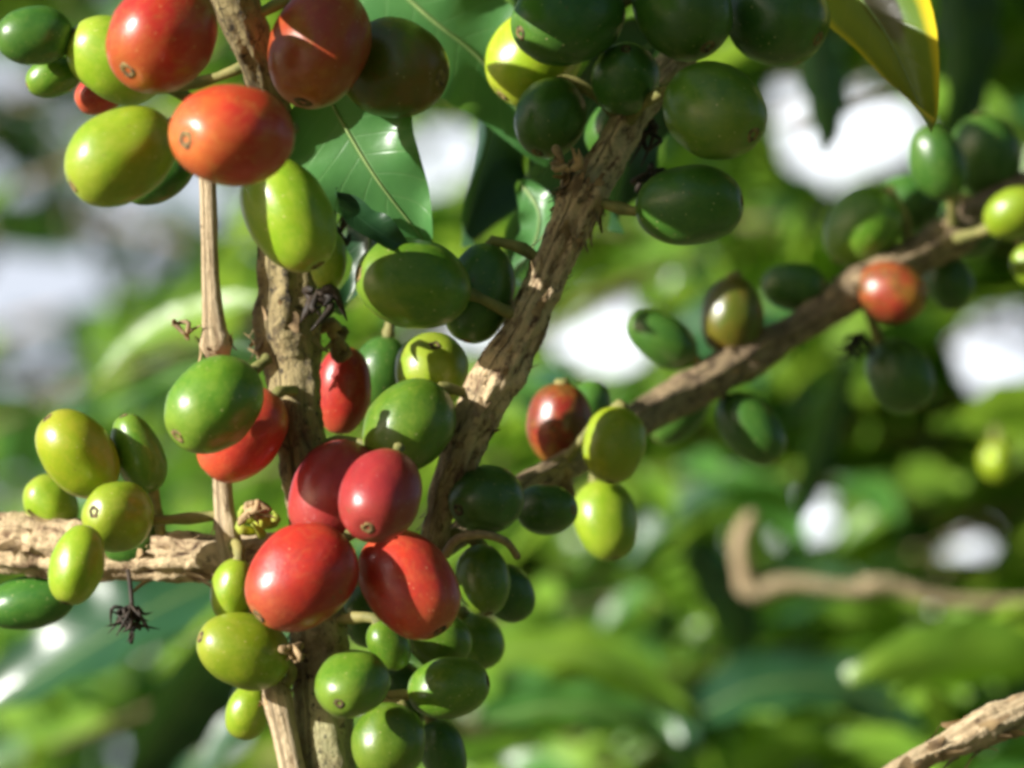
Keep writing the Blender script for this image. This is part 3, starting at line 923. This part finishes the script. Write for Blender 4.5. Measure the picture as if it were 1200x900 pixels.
def bush(x, y, height, spread, nbranch, seed, label, lo=0.25, leaf=(0.075, 0.13), mix=(0, 1, 2), name='coffee_bush', gaps=True):
    rnd = random.Random(seed)
    root = empty(name, (x, y, 0))
    tag(root, label, 'coffee bush', 'coffee bushes behind')
    trunk = catmull([(x, y, -0.05), (x + rnd.uniform(-.05, .05), y, height * 0.4), (x + rnd.uniform(-.08, .08), y + rnd.uniform(-.08, .08), height)], 16)
    v, f, u = tube_data(trunk, [0.022 * (1 - 0.75 * i / 15) for i in range(16)], 9, 0.1, 30)
    mesh_obj('trunk', v, f, BARK, parent=root, uvs=u)
    parts, wood = [[], [], []], []
    for b in range(nbranch):
        z0 = height * rnd.uniform(lo, 1.0)
        a = rnd.uniform(0, 2 * math.pi)
        L = spread * rnd.uniform(0.6, 1.1) * (1.15 - 0.55 * z0 / height)
        base = Vector((x, y, z0))
        dr = Vector((math.cos(a), math.sin(a), rnd.uniform(0.05, 0.5)))
        pts = [base + dr * L * s + Vector((0, 0, -0.35 * L * s * s)) for s in (0, 0.25, 0.5, 0.75, 1.0)]
        nn = 24 if leaf[1] < 0.06 else 14
        pts = catmull([tuple(p) for p in pts], nn)
        if not (gaps and any(in_gap(p, 0.75) for p in pts)):
            wood.append(tube_data(pts, [(0.0022 if nn == 24 else 0.004) * (1 - 0.7 * i / nn) for i in range(nn)], 6))
        T, N = frames(pts)
        for i in range(2, nn):
            for sgn in (-1, 1):
                if rnd.random() < 0.18: continue
                out = (T[i] * rnd.uniform(0.25, 0.8) + Vector((-T[i].y, T[i].x, 0)) * sgn + Vector((0, 0, rnd.uniform(-0.35, 0.4)))).normalized()
                ln = rnd.uniform(*leaf)
                sag = rnd.uniform(0.1, 0.6)
                mid = [pts[i] + out * ln * s + Vector((0, 0, -sag * ln * s * s)) for s in (0, 0.35, 0.7, 1.0)]
                if gaps and any(in_gap(p, 1.0, ln * 0.06) for p in mid): continue
                nrm = Vector((rnd.uniform(-1, .7), rnd.uniform(-1, .7), rnd.uniform(0.3, 1))).normalized()
                k = mix[int(rnd.random() * len(mix))]
                parts[k].append(leaf_data([tuple(p) for p in mid], ln * rnd.uniform(0.19, 0.26), nrm, cup=rnd.uniform(0.1, 0.4), wave=0.12, waves=3, nl=8, nw=2, seed=rnd.random() * 9))
    allp = [p for ps in parts for p in ps]
    v, f, u = join(allp)
    o = mesh_obj('foliage', v, f, LEAF_BG[0], parent=root, uvs=u)
    o.data.materials.append(LEAF_BG[1]); o.data.materials.append(LEAF_BG[2])
    idx = []
    for k, ps in enumerate(parts):
        for p in ps: idx += [k] * len(p[1])
    o.data.polygons.foreach_set('material_index', idx)
    if wood:
        v, f, u = join(wood)
        mesh_obj('branches', v, f, BARK, parent=root, uvs=u)
    return root


BIG = 'broad leaves just behind the fruiting branches'
coffee_leaf([(310, 655, 260), (180, 715, 250), (60, 785, 250), (-60, 860, 255)], 82, (-0.1, 0.7, 0.6), LEAF_BG[2], 'blurred teal-green leaf in the lower left corner under the horizontal branch', BIG, seed=20.0)
coffee_leaf([(300, 700, 235), (235, 790, 230), (180, 870, 232), (120, 960, 235)], 66, (0.6, -0.3, 0.6), LEAF_DARK, 'very dark blurred leaf at the bottom left of the lichen-grey branch foot', BIG, seed=21.0)
coffee_leaf([(345, 720, 290), (280, 810, 285), (235, 880, 285), (190, 980, 290)], 52, (-0.5, 0.22, 0.83), LEAF_BG[2], 'blurred leaf with a white sheen behind the thin twig at the bottom', BIG, seed=22.0)
coffee_leaf([(310, 350, 270), (235, 372, 275), (165, 400, 280), (100, 460, 285)], 27, (-0.5, 0.6, 0.6), LEAF_BG[0], 'blurred bright green leaf left of the thin tan twig', BIG, seed=23.0)
coffee_leaf([(310, 430, 280), (230, 430, 280), (160, 460, 285), (95, 510, 285)], 26, (-0.3, 0.7, 0.6), LEAF_BG[1], 'blurred mid green leaf above the left bunch', BIG, seed=24.0)
coffee_leaf([(990, 420, 330), (962, 490, 330), (945, 550, 330), (935, 610, 332)], 40, (0.7, -0.1, 0.6), LEAF_DARK, 'narrow dark leaf hanging upright below the blurred branch', BIG, seed=25.0)
coffee_leaf([(950, 20, 280), (958, 80, 280), (964, 130, 280), (962, 185, 282)], 40, (0.5, 0.0, 0.8), LEAF_BG[2], 'small dark leaf tip pointing down against the white sky', BIG, seed=26.0)
coffee_leaf([(1100, -90, 230), (1120, 0, 230), (1125, 80, 232), (1105, 180, 235)], 62, (0.6, -0.1, 0.7), LEAF_DARK, 'big blurred dark leaf in the top right corner', BIG, seed=27.0)
coffee_leaf([(500, 790, 320), (600, 765, 322), (710, 775, 325), (810, 850, 330)], 52, (-0.3, 0.7, 0.55), LEAF_BG[0], 'long blurred bright leaf arching right of the bottom bunch', BIG, seed=28.0)
coffee_leaf([(560, 850, 240), (640, 830, 242), (730, 840, 245), (800, 900, 250)], 44, (-0.1, 0.8, 0.5), LEAF_BG[1], 'blurred green leaf below the long arching one', BIG, seed=29.0)
coffee_leaf([(800, 850, 330), (890, 805, 332), (990, 805, 336), (1080, 860, 340)], 50, (-0.42, 0.45, 0.75), LEAF_BG[2], 'dark blurred leaf with a white sheen near the snapped branch end', BIG, seed=30.0)
coffee_leaf([(800, 640, 380), (840, 690, 380), (860, 740, 382), (865, 800, 385)], 46, (0.6, 0.1, 0.7), LEAF_DARK, 'dark blurred leaf under the bent tan twig', BIG, seed=31.0)

SM = (0.017, 0.038)
bush(0.17, 0.6, 2.1, 0.4, 520, 1, 'leafy bright green coffee bush filling the lower right behind the fruit', mix=(0, 0, 0, 0, 1, 2), lo=0.5, leaf=SM)
bush(0.36, 0.85, 2.2, 0.48, 380, 2, 'darker coffee bush behind the right end of the blurred branch', mix=(0, 0, 1, 1, 2), lo=0.48, leaf=SM)
bush(0.02, 1.4, 2.3, 0.55, 260, 3, 'coffee bush seen low behind the thick upright branch', mix=(0, 0, 1, 2), lo=0.45, leaf=(0.03, 0.059))
bush(-0.36, 1.7, 2.3, 0.45, 150, 4, 'coffee bush of dull leaves behind the left branch', mix=(1, 1, 2), lo=0.45, leaf=(0.03, 0.06))
bush(0.45, 2.1, 2.7, 0.8, 170, 5, 'farther coffee bush showing between the near ones', mix=(0, 1, 2), lo=0.4)
bush(-0.55, 2.9, 3.0, 0.8, 110, 6, 'far coffee bush out of focus on the left', mix=(1, 2, 2), lo=0.4, leaf=(0.04, 0.08), gaps=False)
bush(1.3, 2.2, 2.6, 0.8, 50, 7, 'far coffee bush out of focus on the right', mix=(0, 1, 2))
# unseen bushes added beside, behind and overhead to cut the sky fill light
bush(0.95, 0.1, 2.3, 0.5, 60, 8, 'unseen coffee bush added right of the fruiting branch to block sky light', gaps=False)
bush(0.75, -0.9, 2.3, 0.5, 60, 9, 'unseen coffee bush added behind the camera on its right side to block sky light', gaps=False)
bush(0.05, -1.5, 2.4, 0.5, 60, 10, 'unseen coffee bush added straight behind the camera to block sky light', gaps=False)
bush(0.25, 0.28, 2.5, 0.5, 70, 11, 'unseen coffee canopy added above the picture to block sky light', lo=0.68, gaps=False)  # canopy added to darken the fill from overhead

print('cherries', len(CH), 'sun el', math.degrees(SUN_EL), 'az', math.degrees(SUN_AZ))
